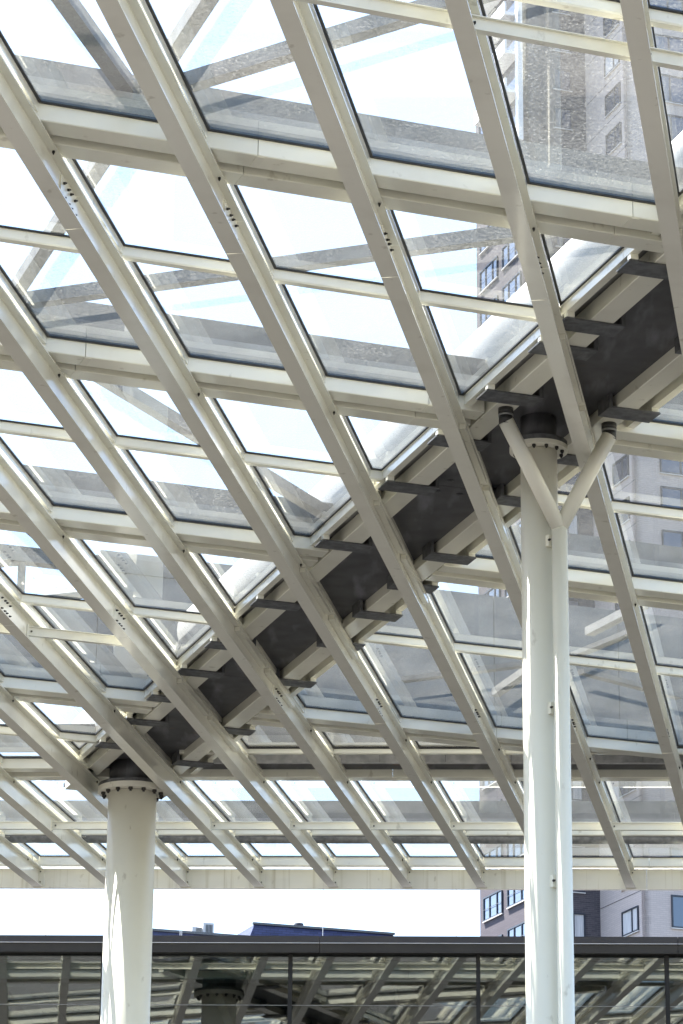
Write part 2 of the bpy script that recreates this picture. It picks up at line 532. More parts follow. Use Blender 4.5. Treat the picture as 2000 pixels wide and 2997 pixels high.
for d in D_DOUBLE:
    jl = [DF.tw(at(x, y, BH0))[0] for x, y in JO.get(d, [])]
    for off in (0.0, .29):
        tl0, tl1 = t_of_x(-9.5, d), t_of_c(8.13, d + off)
        tr0, tr1 = t_of_c(9.215, d + off), t_of_x(7.5, d)
        if d == 29.40:
            tr1 = min(tr1, 14.4 if off == 0 else 13.6)
        beam_run(DF, tl0, tl1, d + off, jl)
        beam_run(DF, tr0, tr1, d + off, jl)

# ---- light intermediate purlins with stub posts
def stub(fr, k, w, z0=ZT - .002, z1=ZG - .02):
    v = vk(k)
    u = u_at(fr, w, v + .06)
    t = fr.tw(RF.p(u, v + .06))[0]
    mb = MB()
    mb.box(fr, t - .045, t + .035, w + .004, w + .06, z0, z1)
    mb.build('stub_post', 'paint', canopy)
def mid(fr, t0, t1, w, zb=8.297):
    mb = MB()
    mb.prism(fr, [(w, zb + .012), (w + .006, zb), (w + .064, zb), (w + .07, zb + .012), (w + .07, ZG - .006), (w, ZG - .006)], t0, t1)
    mb.build('purlin', 'paint', canopy)
for d in D_MID:
    mid(DF, t_of_x(-9.5, d), t_of_c(7.97, d), d)
    mid(DF, t_of_c(9.38, d), t_of_x(7.5, d), d)
    for k in KS:
        c = GF.tw(RF.p(u_at(DF, d, vk(k)), vk(k)))[1]
        if c < 7.9 or c > 9.4:
            stub(DF, k, d)
mid(DF, t_of_x(-9.5, 31.36), t_of_c(7.97, 31.36), 31.36)
for k in (-10, -9, -8, -7, -6):
    stub(DF, k, 31.36)
# ---- hanging tie beams between the rafter webs
def tie(fr, k, w, z0=8.078, z1=8.168):
    va, vb = vk(k) + .066, vk(k + 1) + .054
    ta = fr.tw(RF.p(u_at(fr, w, va), va))[0]
    tb = fr.tw(RF.p(u_at(fr, w, vb), vb))[0]
    mb = MB()
    mb.box(fr, ta, tb, w + .022, w + .028, z0 + .006, z1 - .006)
    mb.box(fr, ta, tb, w, w + .05, z0, z0 + .006)
    mb.box(fr, ta, tb, w, w + .05, z1 - .006, z1)
    o = mb.build('tie_beam', 'paint', canopy)
    pl = MB()
    pl.box(fr, ta - .004, ta + .012, w - .012, w + .062, z0 - .018, z1 + .018)
    pl.build('end_plate', 'paint', o)
    p = fr.p(ta + .045, w + .022)
    inst(BOLT, 'bolt', o, (*p, EYE + (z0 + z1) / 2), Vector((-fr.n[0], -fr.n[1], 0)).to_track_quat('Z', 'Y').to_euler())
for k in KS[:-1]:
    tie(EF, k, 35.53)
for k in range(-1, 5):
    tie(DF, k, 14.17)
for k in (-6, -5, -4):
    tie(DF, k, 26.86)

# ---- far part in the edge frame: gutter strip, edge beams, fascia
def te_of_x(x, e):
    return (x - EF.n[0] * e) / EF.a[0]
def te_of_c(c, e):
    return (c - float(EF.n @ GF.n) * e) / float(EF.a @ GF.n)
XL, XR = -10.5, 9.0
tcl, tcr = te_of_c(8.2, 33.3), te_of_c(9.15, 33.3)
beam_run(EF, te_of_x(XL, 33), tcl, 33.27)
beam_run(EF, te_of_x(XL, 33), te_of_x(XR, 33), B1, [EF.tw(at(1150, 2280, BH0))[0]])
mid(EF, tcr, te_of_x(XR, B0), B0, 8.322)
mb = MB(); mb.box(EF, te_of_x(XL, 33), tcl, 33.28, 33.86, 8.39, 8.41); mb.build('cover_flashing', 'flashing', canopy)  # unseen cover, added to keep daylight out of the gap below
mb = MB(); mb.box(EF, tcr, te_of_x(XR, 33), B0 + .02, 33.86, 8.525, 8.535); mb.build('cover_flashing', 'flashing', canopy)  # unseen cover, added to stop light leaking into the gutter strip
# galvanised gutter
for i in range(14):
    a = tcr + i * .74
    if a > te_of_x(XR, 33):
        break
    mb = MB()
    mb.box(EF, a + .002, a + .738, B0 + .522, B0 + .54, 8.352, 8.46)
    mb.box(EF, a + .06, a + .52, B0 + .505, B0 + .5215, 8.352, 8.372)
    mb.build('gutter_lining', 'gutter_zinc', canopy)
mb = MB()
mb.box(EF, tcr - .3, te_of_x(XR, 33), B0 + .545, B1 - .03, 8.345, 8.52)
mb.build('gutter_beam', 'plate_steel', canopy)
mb = MB()
mb.box(EF, tcr - .3, te_of_x(XR, 33), B0 + .50, B0 + .552, 8.338, 8.3515)
mb.build('gutter_lip', 'gutter_zinc', canopy)
C0 = 36.80
mid(EF, te_of_x(XL, C0), te_of_x(XR, C0), C0, 8.30)
mb = MB()
mb.box(EF, te_of_x(XL, 37), te_of_x(XR, 37), C0 + .09, C0 + .12, 8.302, 8.37)
mb.build('gutter_beam', 'galv_dark', canopy)
mb = MB()
a, b = EF.p(te_of_x(XL, 37), C0 + .32), EF.p(te_of_x(XR, 37), C0 + .32)
mb.tube([(*a, 8.345), (*b, 8.345)], .085, 20)
mb.build('drain_pipe', 'galvanised', canopy, smooth=True)
for k in KS:
    c = GF.tw(RF.p(u_at(EF, B0, vk(k)), vk(k)))[1]
    if c > 9.2:
        stub(EF, k, B0 + .004)
    stub(EF, k, C0 + .004)
    stub(EF, k, 38.1)
beam_run(EF, te_of_x(XL, 38.5), te_of_x(XR, 38.5), 38.435, [EF.tw(at(1900, 2540, BH0))[0]])
for a, b in ((te_of_x(XL, 38.6), EF.tw(at(1896, 2570, 8.1))[0]), (EF.tw(at(1896, 2570, 8.1))[0], te_of_x(XR, 38.6))):
    mb = MB()
    mb.prism(EF, [(E_END + .001, 7.99), (E_END + .075, 7.99), (E_END + .075, 8.0), (E_END + .012, 8.0), (E_END + .012, 8.233), (E_END + .075, 8.233), (E_END + .075, 8.243), (E_END + .001, 8.243)], a + .003, b - .003)
    mb.build('fascia_beam', 'fascia_paint', canopy)

# ---- glass panes, one per field, with black gasket frames
def clip(poly, n, w, keep_less):
    out = []
    m = len(poly)
    for i in range(m):
        p, q = poly[i], poly[(i + 1) % m]
        dp, dq = float(p @ n) - w, float(q @ n) - w
        if not keep_less:
            dp, dq = -dp, -dq
        if dp <= 0:
            out.append(p)
        if (dp < 0) != (dq < 0) and dp != dq:
            out.append(p + (q - p) * (dp / (dp - dq)))
    return out
def area(p):
    return abs(sum(p[i][0] * p[(i + 1) % len(p)][1] - p[(i + 1) % len(p)][0] * p[i][1] for i in range(len(p)))) / 2
def inset(poly, dist):
    m = len(poly)
    sgn = sum(poly[i][0] * poly[(i + 1) % m][1] - poly[(i + 1) % m][0] * poly[i][1] for i in range(m))
    q = list(poly)
    for i in range(m):
        e = poly[(i + 1) % m] - poly[i]
        L = np.linalg.norm(e)
        if L < 1e-6:
            continue
        n = np.array([e[1], -e[0]]) / L * (1 if sgn > 0 else -1)   # outward
        q = clip(q, n, float(poly[i] @ n) - dist, True)
        if len(q) < 3:
            return None
    return q
HALF = [('d', a, b) for a, b in ((12.54, 14.10), (14.17, 16.54), (17.01, 18.45), (18.52, 20.25), (20.72, 22.10), (22.17, 23.96), (24.43, 26.55), (26.62, 29.40))]
rowsL = HALF + [('d', 29.87, 31.36), ('de', 31.43, 33.27)]
rowsR = HALF + [('de', 29.87, B0)]
rowsE = [('e', 33.853, 36.80), ('e', 37.2, 38.435)]
def field(k, row, side):
    va, vb = vk(k) + .097, vk(k + 1) + .023
    P = [RF.p(5, va), RF.p(60, va), RF.p(60, vb), RF.p(5, vb)]
    typ, a, b = row
    if typ in ('d', 'de'):
        P = clip(P, DF.n, a, False)
        if typ == 'd':
            P = clip(P, DF.n, b, True)
            P = clip(P, EF.n, B0, True) if side == 'R' else P
        else:
            P = clip(P, EF.n, b, True)
    else:
        P = clip(P, EF.n, a, False)
        P = clip(P, EF.n, b, True)
    if len(P) >= 3 and side == 'L':
        P = clip(P, GF.n, 7.955, True)
    if len(P) >= 3 and side == 'R':
        P = clip(P, GF.n, 9.40, False)
    if len(P) < 3 or area(P) < 0.004:
        return
    Q = inset(P, .019)
    mb = MB()
    mb.poly(P, ZG, ZG + .016, 0, 1, 0)
    cx = sum(p[0] for p in P) / len(P); cy = sum(p[1] for p in P) / len(P)
    o = mb.build('pane', ['pane_glass', 'pane_dust'], canopy)
    # gasket ring
    if Q is None or len(Q) != len(P):
        return
    # match vertices by order (clip starts at an arbitrary corner): nearest pairing
    Q2 = [min(Q, key=lambda q: np.linalg.norm(q - p)) for p in P]
    gk = MB()
    n = len(P)
    vs = [(*p, ZG - .012) for p in P] + [(*q, ZG - .012) for q in Q2] + [(*p, ZG - .001) for p in P] + [(*q, ZG - .001) for q in Q2]
    fs = []
    for i in range(n):
        j = (i + 1) % n
        fs += [(i, j, n + j, n + i), (2 * n + i, 3 * n + i, 3 * n + j, 2 * n + j), (i, 2 * n + i, 2 * n + j, j), (n + i, n + j, 3 * n + j, 3 * n + i)]
    gk.add(vs, fs)
    gk.build('gasket', 'gasket', o)
for k in KS[:-1]:
    for r in rowsL:
        field(k, r, 'L')
    for r in rowsR:
        field(k, r, 'R')
    for r in rowsE:
        field(k, r, 'E')

# ---- steelwork above the glass: beams over the box-beam pairs, cross braces, upstand wall
for d in D_DOUBLE[1:4]:
    for (a, b) in ((t_of_x(-9.5, d), t_of_c(8.3, d)), (t_of_c(9.0, d), t_of_x(7.5, d))):
        mb = MB()
        mb.box(DF, a, b, d + .235, d + .44, 8.47, 8.80)
        mb.build('roof_beam', 'roof_beam', canopy)
        mb = MB()
        mb.box(DF, a, b, d + .03, d + .045, 8.465, 8.565)
        mb.build('flashing', 'flashing', canopy)
        mb = MB()
        mb.box(DF, a, b, d + .022, d + .47, 8.403, 8.464)  # widened over both boxes to shade the gap between them
        mb.build('shadow_strip', 'shadow_strip', canopy)
for (w, a, b) in ((B0 + .16, tcr - .2, te_of_x(XR, 33)), (B0 + .50, te_of_x(XL, 33), tcl), (C0 + .26, te_of_x(XL, 37), te_of_x(XR, 37))):
    mb = MB()
    mb.box(EF, a, b, w, w + .2, 8.53 if w < 36 else 8.47, 8.79)
    mb.build('roof_beam', 'roof_beam', canopy)
    mb = MB()
    mb.box(EF, a, b, w - .2, w - .185, 8.41, 8.52)
    mb.build('flashing', 'flashing', canopy)
def brace(p, q, ext0=0.0, ext1=0.0, z=8.64, h=.10, m='roof_beam'):
    A, B = at(*p, z), at(*q, z)
    dv = (B - A) / np.linalg.norm(B - A)
    A, B = A - dv * ext0, B + dv * ext1
    az = math.degrees(math.atan2(dv[0], dv[1]))
    fr = Frame(az, True)
    t0, w = fr.tw(A); t1, _ = fr.tw(B)
    mb = MB()
    mb.box(fr, t0, t1, w - .05, w + .05, z - h / 2, z + h / 2)
    mb.build('brace', m, canopy)
brace((191, 0), (420, 319), .6, .05)
brace((602, 0), (60, 830), .6, .1)
brace((536, 245), (1303, 10), .1, .8)
brace((70, 880), (1446, 690), .1, .8)
brace((344, 1129), (950, 1500), .5, .0)
brace((200, 1640), (20, 1480), .2, .6)
brace((1450, 2029), (1590, 1932), m='flashing', h=.08)  # paler grey than the other braces, a bright streak put into the colour
brace((1725, 1850), (1890, 1765), m='flashing', h=.08)  # likewise pale, its brightness is painted in
brace((1180, 1990), (1530, 1945), h=.05)
brace((1640, 1935), (1850, 1850), h=.05)
brace((1700, 1965), (1990, 2040), h=.05)
# wall upstand above the last pair
for i in range(12):
    a, b = -2.6 + i * 1.5, -2.6 + (i + 1) * 1.5
    right = GF.tw(DF.p((a + b) / 2, 29.7))[1] > 8.2
    if DF.p(a, 29.6) @ EF.n > 33.2:
        break
    mb = MB()
    mb.box(DF, a + .004, b - .004, 29.62, 29.74, 8.47, 9.93 if right else 9.30)
    mb.build('upstand_panel', 'parapet', canopy)
    mb = MB()
    mb.box(DF, a + .004, b - .004, 29.43, 29.445, 8.40, 8.62)
    mb.box(DF, a + .001, b - .001, 29.445, 29.87, 8.402, 8.43)
    mb.build('flashing', 'flashing', canopy)
t0, t1 = -2.6, t_of_c(8.6, 29.6)
mb = MB(); mb.box(DF, t0, t1, 29.60, 29.76, 9.70, 9.86); mb.build('truss_chord', 'roof_beam', canopy)
n = 6
for i in range(n):
    a = t0 + (t1 - t0) * i / n; b = t0 + (t1 - t0) * (i + 1) / n
    for (p, q) in (((a, 9.28), (a, 9.72)), ((a, 9.28), (b, 9.72))):
        mb = MB()
        mb.tube([(*DF.p(p[0], 29.68), p[1]), (*DF.p(q[0], 29.68), q[1])], .045, 8)
        mb.build('truss_bar', 'roof_beam', canopy)

# ================================================================ GIRDER
GC = 8.675
gir = thing('steel_girder', 'dark steel girder running diagonally under the glass with white gutter boxes along both sides', 'girder', (*GF.p(25, GC), 0))
S0, S1 = 13.0, 33.9
mb = MB()
for a, b in zip([S0, 16.2, 22.35, 28.6], [16.2, 22.35, 28.6, S1]):
    mb.box(GF, a + .003, b - .003, 8.20, 9.15, 8.362, 8.40)
mb.build('soffit_plate', 'plate_steel', gir)
mb = MB()
a, b = GF.p(S0, GC), GF.p(S1, GC)
mb.tube([(*a, 8.93), (*b, 8.93)], .455, 40)
mb.build('main_tube', 'tube_paint', gir, smooth=True)
mb = MB()
mb.box(GF, S0, S1, GC - .16, GC + .16, 8.39, 8.56)
mb.build('saddle', 'plate_steel', gir)
BR = [17.28, 19.89, 22.11, 23.75, 25.63, 28.14, 30.20]
BL = sorted(BR + [14.2, 15.7, 18.37, 18.86, 20.95, 27.11, 29.20, 31.29])
BRR = sorted(BR + [14.2, 15.7, 18.5, 21.0, 24.67, 26.68, 31.75])
def bracket(s, side):
    mb = MB()
    w = .215
    if side < 0:
        c0, c1 = 7.957, 8.42
        mb.box(GF, s, s + w, c0, c1, 8.2465, 8.2597)
        mb.box(GF, s, s + w, c1 - .03, c1, 8.2597, 8.362)
    else:
        c0, c1 = 8.965, 9.393
        mb.box(GF, s, s + w, c0, c1, 8.2465, 8.2597)
        mb.box(GF, s, s + w, c0, c0 + .03, 8.2597, 8.362)
    mb.build('bracket', 'galv_dark', gir)
for s in BL:
    bracket(s, -1)
for s in BRR:
    bracket(s, 1)
def trough(c0, c1, a, b):
    mb = MB()
    bv = .005
    mb.prism(GF, [(c0 + bv, 8.2605), (c1 - bv, 8.2605), (c1, 8.2655), (c1, 8.359), (c0, 8.384), (c0, 8.2655)], a, b)
    mb.build('gutter_box', 'paint', gir)
for a, b in zip([S0] + BL, BL + [S1 - .4]):
    trough(8.145, 8.33, a + .10, b + .095)
for a, b in zip([S0] + BRR, BRR + [S1 - .4]):
    trough(9.028, 9.208, a + .10, b + .095)
# white upstands between glass and gutter box
for a, b in zip([S0] + BL, BL + [S1 - .8]):
    mb = MB(); mb.box(GF, a + .10, b + .095, 7.958, 8.02, 8.298, ZG + .02); mb.build('edge_rail', 'paint', gir)
    mb = MB(); mb.box(GF, b - .012, b + .04, 7.962, 8.02, 8.26, 8.298); mb.build('stub_post', 'paint', gir)
for a, b in zip([S0] + BRR, BRR + [S1 - .8]):
    mb = MB(); mb.box(GF, a + .10, b + .095, 9.33, 9.395, 8.298, ZG + .02); mb.build('edge_rail', 'paint', gir)
    mb = MB(); mb.box(GF, b + .02, b + .08, 9.33, 9.39, 8.26, 8.298); mb.build('stub_post', 'paint', gir)
for c0, c1 in ((8.0, 8.30), (9.05, 9.36)):
    mb = MB(); mb.box(GF, S0, S1 - .6, c0, c1, ZG + .021, ZG + .03); mb.build('cover_flashing', 'flashing', gir)
# underside bolts
GB = bolt_mesh(.03, .012, 'bolt', 'galv_dark')
for s in (22.2, 22.5):
    for c in (8.55, 8.75, 8.95):
        inst(GB, 'bolt', gir, (*GF.p(s, c), EYE + 8.362), DOWN)

# ================================================================ COLUMNS
def column(P, r, R, zf, nb, label, fth, br):
    t = thing('steel_column', label, 'column', (P[0], P[1], 0), 'round columns carrying the girder')
    mb = MB()
    mb.tube([(P[0], P[1], -EYE), (P[0], P[1], zf - .004)], r, 64)
    mb.build('shaft', 'column_paint', t, smooth=True)
    mb = MB(); mb.tube([(P[0], P[1], zf), (P[0], P[1], zf + fth)], R, 64); mb.build('flange', 'column_paint', t)
    mb = MB(); mb.tube([(P[0], P[1], zf + fth + .002), (P[0], P[1], zf + fth + .04)], R * .985, 64); mb.build('flange', 'galv_dark', t)
    mb = MB(); mb.tube([(P[0], P[1], zf + fth + .035), (P[0], P[1], 8.366)], r * .98, 48); mb.build('neck', 'plate_steel', t, smooth=True)
    me = bolt_mesh(br, br * 1.7)
    for i in range(nb):
        a = 2 * math.pi * (i + .5) / nb
        rr = (r + R) / 2
        inst(me, 'bolt', t, (P[0] + rr * math.cos(a), P[1] + rr * math.sin(a), EYE + zf), DOWN)
    return t
def on_girder(x, y, c=GC):
    h = flat(x, y)
    q = h * (c / float(h[:2] @ GF.n))
    return q[:2]
PL, PR = on_girder(386.8, 2360), on_girder(1578, 1375)
column(PL, .2725, .392, 8.02, 14, 'thick white round column with a bolted flange ring at its top', .06, .026)
column(PR, .1436, .228, 8.085, 12, 'slimmer white round column with a forked drainpipe clipped beside it', .035, .016)

# ================================================================ DOWNPIPE
tv = flat(1639, 1600); tv = tv / np.linalg.norm(tv[:2])
dist = np.linalg.norm(PR) - .19
T = tv[:2] * dist
sockL, sockR = at(1481, 1195, 8.262), at(1783, 1240, 8.262)
dp = thing('rain_downpipe', 'slim white downpipe forking into two arms below the girder', 'downpipe', (T[0], T[1], 0))
pr = .0605
r0 = ray(1650, 1535); zj = float(r0[2] * (dist / np.linalg.norm(r0[:2])))
mb = MB(); mb.tube([(T[0], T[1], -EYE), (T[0], T[1], zj)], pr, 32); mb.build('pipe', 'column_paint', dp, smooth=True)
for sk, lx, ly in ((sockL, 1484, 1232), (sockR, 1783, 1277)):
    # arm ends under the rubber collar, straight below the socket
    h = np.array([sk[0], sk[1]])
    rr = ray(lx, ly); ze = float(rr[2] * (np.linalg.norm(h) / np.linalg.norm(rr[:2])))
    mb = MB()
    J = Vector((T[0], T[1], zj - .03)); Ee = Vector((h[0], h[1], ze))
    mb.tube([J, Ee], pr * .985, 32)
    mb.build('arm', 'column_paint', dp, smooth=True)
    mb = MB(); mb.tube([(h[0], h[1], ze - .03), (h[0], h[1], 8.22)], pr * .9, 24); mb.build('collar', 'rubber', dp, smooth=True)
    mb = MB(); mb.tube([(h[0], h[1], 8.195), (h[0], h[1], 8.21)], pr * .97, 24); mb.build('clamp_ring', 'galvanised', dp, smooth=True)
    mb = MB(); mb.tube([(h[0], h[1], 8.215), (h[0], h[1], 8.262)], pr * .97, 24); mb.build('socket', 'rubber', dp, smooth=True)
for py in (1577, 2068, 2576):
    r1 = ray(1625, py); zc = float(r1[2] * (dist / np.linalg.norm(r1[:2])))
    mid_p = (Vector((*PR, zc)) + Vector((*T, zc))) / 2
    dv = Vector((PR[0] - T[0], PR[1] - T[1], 0)).normalized()
    nv = Vector((dv.y, -dv.x, 0))
    mb = MB()
    for off in (0,):
        ctr = mid_p - nv * 0.0
        q = []
        for sx in (-1, 1):
            for sy in (-1, 1):
                for sz in (-1, 1):
                    q.append(ctr + dv * (.05 * sx) + nv * (.05 * sy) + Vector((0, 0, .045 * sz)))
        mb.add([tuple(p) for p in q], [(0, 1, 3, 2), (4, 6, 7, 5), (0, 4, 5, 1), (2, 3, 7, 6), (0, 2, 6, 4), (1, 5, 7, 3)])
    o = mb.build('pipe_clip', 'column_paint', dp)
    inst(BOLT, 'bolt', dp, tuple(mid_p + Vector((0, 0, EYE)) - nv * .05 - dv * .05), Vector((-dv.x, -dv.y, 0)).to_track_quat('Z', 'Y').to_euler())

# ================================================================ PAVILION
EB = 40.2
pav = thing('glass_pavilion', 'low glass-fronted building with a dark metal roof edge behind the columns', 'building', (*EF.p(0, EB), 0))
def ze_at(x, y, e):
    r = ray(x, y); return float((r * (e / float(r[:2] @ EF.n)))[2])
zt, zm, zl = ze_at(823, 2746, EB), ze_at(823, 2767, EB), ze_at(823, 2794, EB)
def te_px(x, y=2800):
    r = ray(x, y); return EF.tw(r * (EB / float(r[:2] @ EF.n)))[0]
tm0 = te_px(850.5); pw = te_px(1400) - tm0
tj0 = te_px(937)
for i in range(-5, 6):
    a, b = tj0 + (i - 1) * pw * 1.9, tj0 + i * pw * 1.9
    if b < -14 or a > 14:
        continue
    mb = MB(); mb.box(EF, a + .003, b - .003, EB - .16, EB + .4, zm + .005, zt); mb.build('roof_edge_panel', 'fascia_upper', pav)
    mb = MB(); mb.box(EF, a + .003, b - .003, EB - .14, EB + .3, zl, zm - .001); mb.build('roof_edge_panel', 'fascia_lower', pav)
    mb = MB(); mb.box(EF, a + .003, b - .003, EB - .163, EB - .14, zm - .001, zm + .0048); mb.build('drip_trim', 'white_part', pav)
ztr = ze_at(823, 2942, EB)
for i in range(-5, 6):
    a, b = tm0 + i * pw, tm0 + (i + 1) * pw
    mb = MB(); mb.box(EF, a - .028, a + .028, EB - .02, EB + .12, -EYE, zl); mb.build('mullion', 'mullion', pav)
    mb = MB(); mb.box(EF, a + .022, b - .022, EB + .02, EB + .034, ztr + .004, zl - .01); mb.build('pane', 'front_glass', pav)
    mb = MB(); mb.box(EF, a + .022, b - .022, EB + .02, EB + .034, -EYE + .1, ztr - .004); mb.build('pane', 'front_glass', pav)
    mb = MB(); mb.box(EF, a + .022, b - .022, EB + .021, EB + .036, ztr - .004, ztr + .004); mb.build('glazing_joint', 'galvanised', pav)
    mb = MB(); mb.box(EF, a + .022, b - .022, EB + .2, EB + .5, zl - .30, zl - .05); mb.build('blind_box', 'blind', pav)
tl, tr_ = tm0 - 5 * pw, tm0 + 6 * pw
mb = MB(); mb.box(EF, tl, tr_, EB + .1, EB + 14, zl - .05, zt - .05); mb.build('roof_slab', 'interior_ceiling', pav)
mb = MB(); mb.box(EF, tl, tr_, EB + 13.8, EB + 14, -EYE, zl - .05); mb.build('wall', 'interior_dark', pav)
for t in (tl, tr_ - .2):
    mb = MB(); mb.box(EF, t, t + .2, EB + .12, EB + 13.8, -EYE, zl - .05); mb.build('wall', 'interior_dark', pav)
mb = MB(); mb.box(EF, tl, tr_, EB + .12, EB + 13.8, -EYE + .004, -EYE + .05); mb.build('floor', 'interior_dark', pav)
for i in range(-3, 5):       # ceiling beams inside
    t = tm0 + (i + .45) * pw
    mb = MB(); mb.box(EF, t, t + .25, EB + .55, EB + 13.7, zl - .35, zl - .051); mb.build('ceiling_beam', 'blind', pav)
q = ray(614, 2917); q = q * ((zl - .06) / q[2])
mb = MB(); mb.tube([(q[0], q[1], zl - .052), (q[0], q[1], zl - .075), (q[0], q[1], zl - .10)], [.07, .065, .03], 20)
tag(mb.build('smoke_detector', 'white_part', None, smooth=True, origin=(q[0], q[1], EYE + zl - .052)), 'small white smoke detector dome on the ceiling inside the glass building', 'detector')

# lightning rods standing on the pavilion roof edge
for x, y0 in ((133, 2682), (527, 2540), (532, 2540), (945, 2520), (1336, 2520)):
    e = EB + .30
    r1 = ray(x, 2742); b_ = r1 * (e / float(r1[:2] @ EF.n))
    r2 = ray(x, y0); zz = float(r2[2] * (b_[1] / r2[1]))
    mb = MB(); mb.tube([(b_[0], b_[1], zt - .002), (b_[0], b_[1], zz)], [.005, .0035], 8)
    o = mb.build('lightning_rod', 'white_part', None, origin=(b_[0], b_[1], EYE + zt))
    lab = {133: 'short thin metal rod on the roof edge beyond the thick column', 945: 'thin white metal rod rising in front of the slate mansard roof', 1336: 'thin metal rod on the roof edge next to the brick tower'}.get(x, 'one of two thin rods close together on the roof edge near the thick column')
    tag(o, lab, 'rod', 'lightning rods on the pavilion roof')

# ================================================================ BRICK TOWER
YT = 185.0
def plan(x, y, Y=None):
    return flat(x, y)[:2]
hA = plan(1557, 2675); A = hA * (YT / hA[1])
gd, cd = GF.a, DF.a                      # receding direction, cross direction
gd = np.array([math.sin(math.radians(-18.9)), math.cos(math.radians(-18.9))])
cd = np.array([gd[1], -gd[0]])
def meet(P, d, x, y=2675):
    h = plan(x, y); n = np.array([h[1], -h[0]])
    return P - d * (float(P @ n) / float(d @ n))
A0 = meet(A, gd, 1405.6)                 # far left end of face A
B_ = meet(A, cd, 1758)                   # inner corner
Cc = meet(B_, gd, 1888)                  # near corner of face B / C
Dd = Cc + cd * 22
ZTOP = 128.0
tower = thing('brick_tower', 'tall grey-violet brick apartment tower with stepped corners and dark window frames', 'tower', (A[0], A[1], 0))
def wall(P, Q, m, depth=.4):
    e = Q - P; L = np.linalg.norm(e); e = e / L
    nrm = np.array([e[1], -e[0]])
    if nrm @ (-P) < 0:
        nrm = -nrm
    mb = MB()
    pts = [P, Q, Q - nrm * depth, P - nrm * depth]
    vs = [(*p, -EYE) for p in pts] + [(*p, ZTOP) for p in pts]
    mb.add(vs, [(0, 1, 2, 3), (4, 5, 6, 7), (0, 1, 5, 4), (1, 2, 6, 5), (2, 3, 7, 6), (3, 0, 4, 7)])
    o = mb.build('wall', m, tower)
    return e, nrm, L
FL = 2.9
def win(P, e, nrm, s0, s1, z0, z1, split=(.5,), curtain=False, bars=0):
    """window set in a shallow projecting dark frame on a wall face"""
    def bx(a, b, za, zb, o0, o1):
        mb = MB()
        pts = [P + e * a + nrm * o0, P + e * b + nrm * o0, P + e * b + nrm * o1, P + e * a + nrm * o1]
        mb.add([(*p, za) for p in pts] + [(*p, zb) for p in pts], [(0, 1, 2, 3), (4, 5, 6, 7), (0, 1, 5, 4), (1, 2, 6, 5), (2, 3, 7, 6), (3, 0, 4, 7)])
        return mb
    fr_ = MB()
    t = .09
    for mb in (bx(s0, s1, z0, z0 + t, .0, .10), bx(s0, s1, z1 - t, z1, .0, .10), bx(s0, s0 + t, z0 + t, z1 - t, .0, .10), bx(s1 - t, s1, z0 + t, z1 - t, .0, .10)):
        fr_.add(mb.v, mb.f)
    for q in split:
        sm = s0 + (s1 - s0) * q
        mb = bx(sm - .05, sm + .05, z0 + t, z1 - t, .0, .09); fr_.add(mb.v, mb.f)
    w = fr_.build('window', 'frame_dark', tower)
    bx(s0 + t, s1 - t, z0 + t, z1 - t, .005, .03).build('pane', 'curtain' if curtain else 'window_glass', w)
    bx(s0 - .05, s1 + .05, z0 - .06, z0, .0, .12).build('sill', 'unit_metal', w)
    if bars:
        bx(s0 + .02, s1 - .02, z0 + (z1 - z0) * .45, z0 + (z1 - z0) * .45 + .03, .12, .14).build('guard_rail', 'galv_dark', w)
def on_face(P, e, x, y):
    n = np.array([e[1], -e[0]])
    r = ray(x, y); q = r * (float(P @ n) / float(r[:2] @ n))
    return float((q[:2] - P) @ e), float(q[2])
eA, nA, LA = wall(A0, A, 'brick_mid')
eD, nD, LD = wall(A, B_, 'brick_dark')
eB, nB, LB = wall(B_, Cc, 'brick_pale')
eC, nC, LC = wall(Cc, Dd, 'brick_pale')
z2 = lambda a: 1380 + a * .3954
y2 = lambda b: 2590 + b * .3954
sa0, zb = on_face(A0, eA, z2(97), y2(278)); sa1, _ = on_face(A0, eA, z2(235), y2(200)); _, zt_ = on_face(A0, eA, z2(97), y2(100))
sb0, zb2 = on_face(A0, eA, z2(275), y2(175))
wA, hA_ = sa1 - sa0, zt_ - zb
NF0, NF1 = -2, 24
for f in range(NF0, NF1):
    z = zb + f * FL
    if z < 0 or z > 110:
        continue
    win(A0, eA, nA, sa0, sa1, z, z + hA_, (.33, .72), bars=1)
    z = zb2 + f * FL
    if f < 17:
        win(A0, eA, nA, sb0, min(sb0 + wA * 1.05, LA - .6), z, z + hA_, (.33, .72), bars=1)
sd0, zd = on_face(A, eD, z2(700), y2(393)); sd1, zd1 = on_face(A, eD, z2(840), y2(215))
for f in range(NF0, NF1):
    win(A, eD, nD, sd0, sd1, zd + f * FL, zd + f * FL + (zd1 - zd), (.4,), curtain=(f % 3 == 0))
sB0, zB = on_face(B_, eB, z2(1125), y2(390)); sB1, _ = on_face(B_, eB, z2(1245), y2(335)); _, zB1 = on_face(B_, eB, z2(1125), y2(205))
for f in range(NF0, NF1):
    win(B_, eB, nB, sB0, sB1, zB + f * FL, zB + f * FL + (zB1 - zB), (.62,), curtain=(f % 4 == 0))
sC0, zC1 = on_face(Cc, eC, z2(1478), y2(75)); _, zC = on_face(Cc, eC, z2(1478), y2(318))
for f in range(NF0, NF1):
    for j in range(2):
        win(Cc, eC, nC, sC0 + j * 4.2, sC0 + j * 4.2 + 2.6, zC + f * FL, zC + f * FL + (zC1 - zC), (.55,))
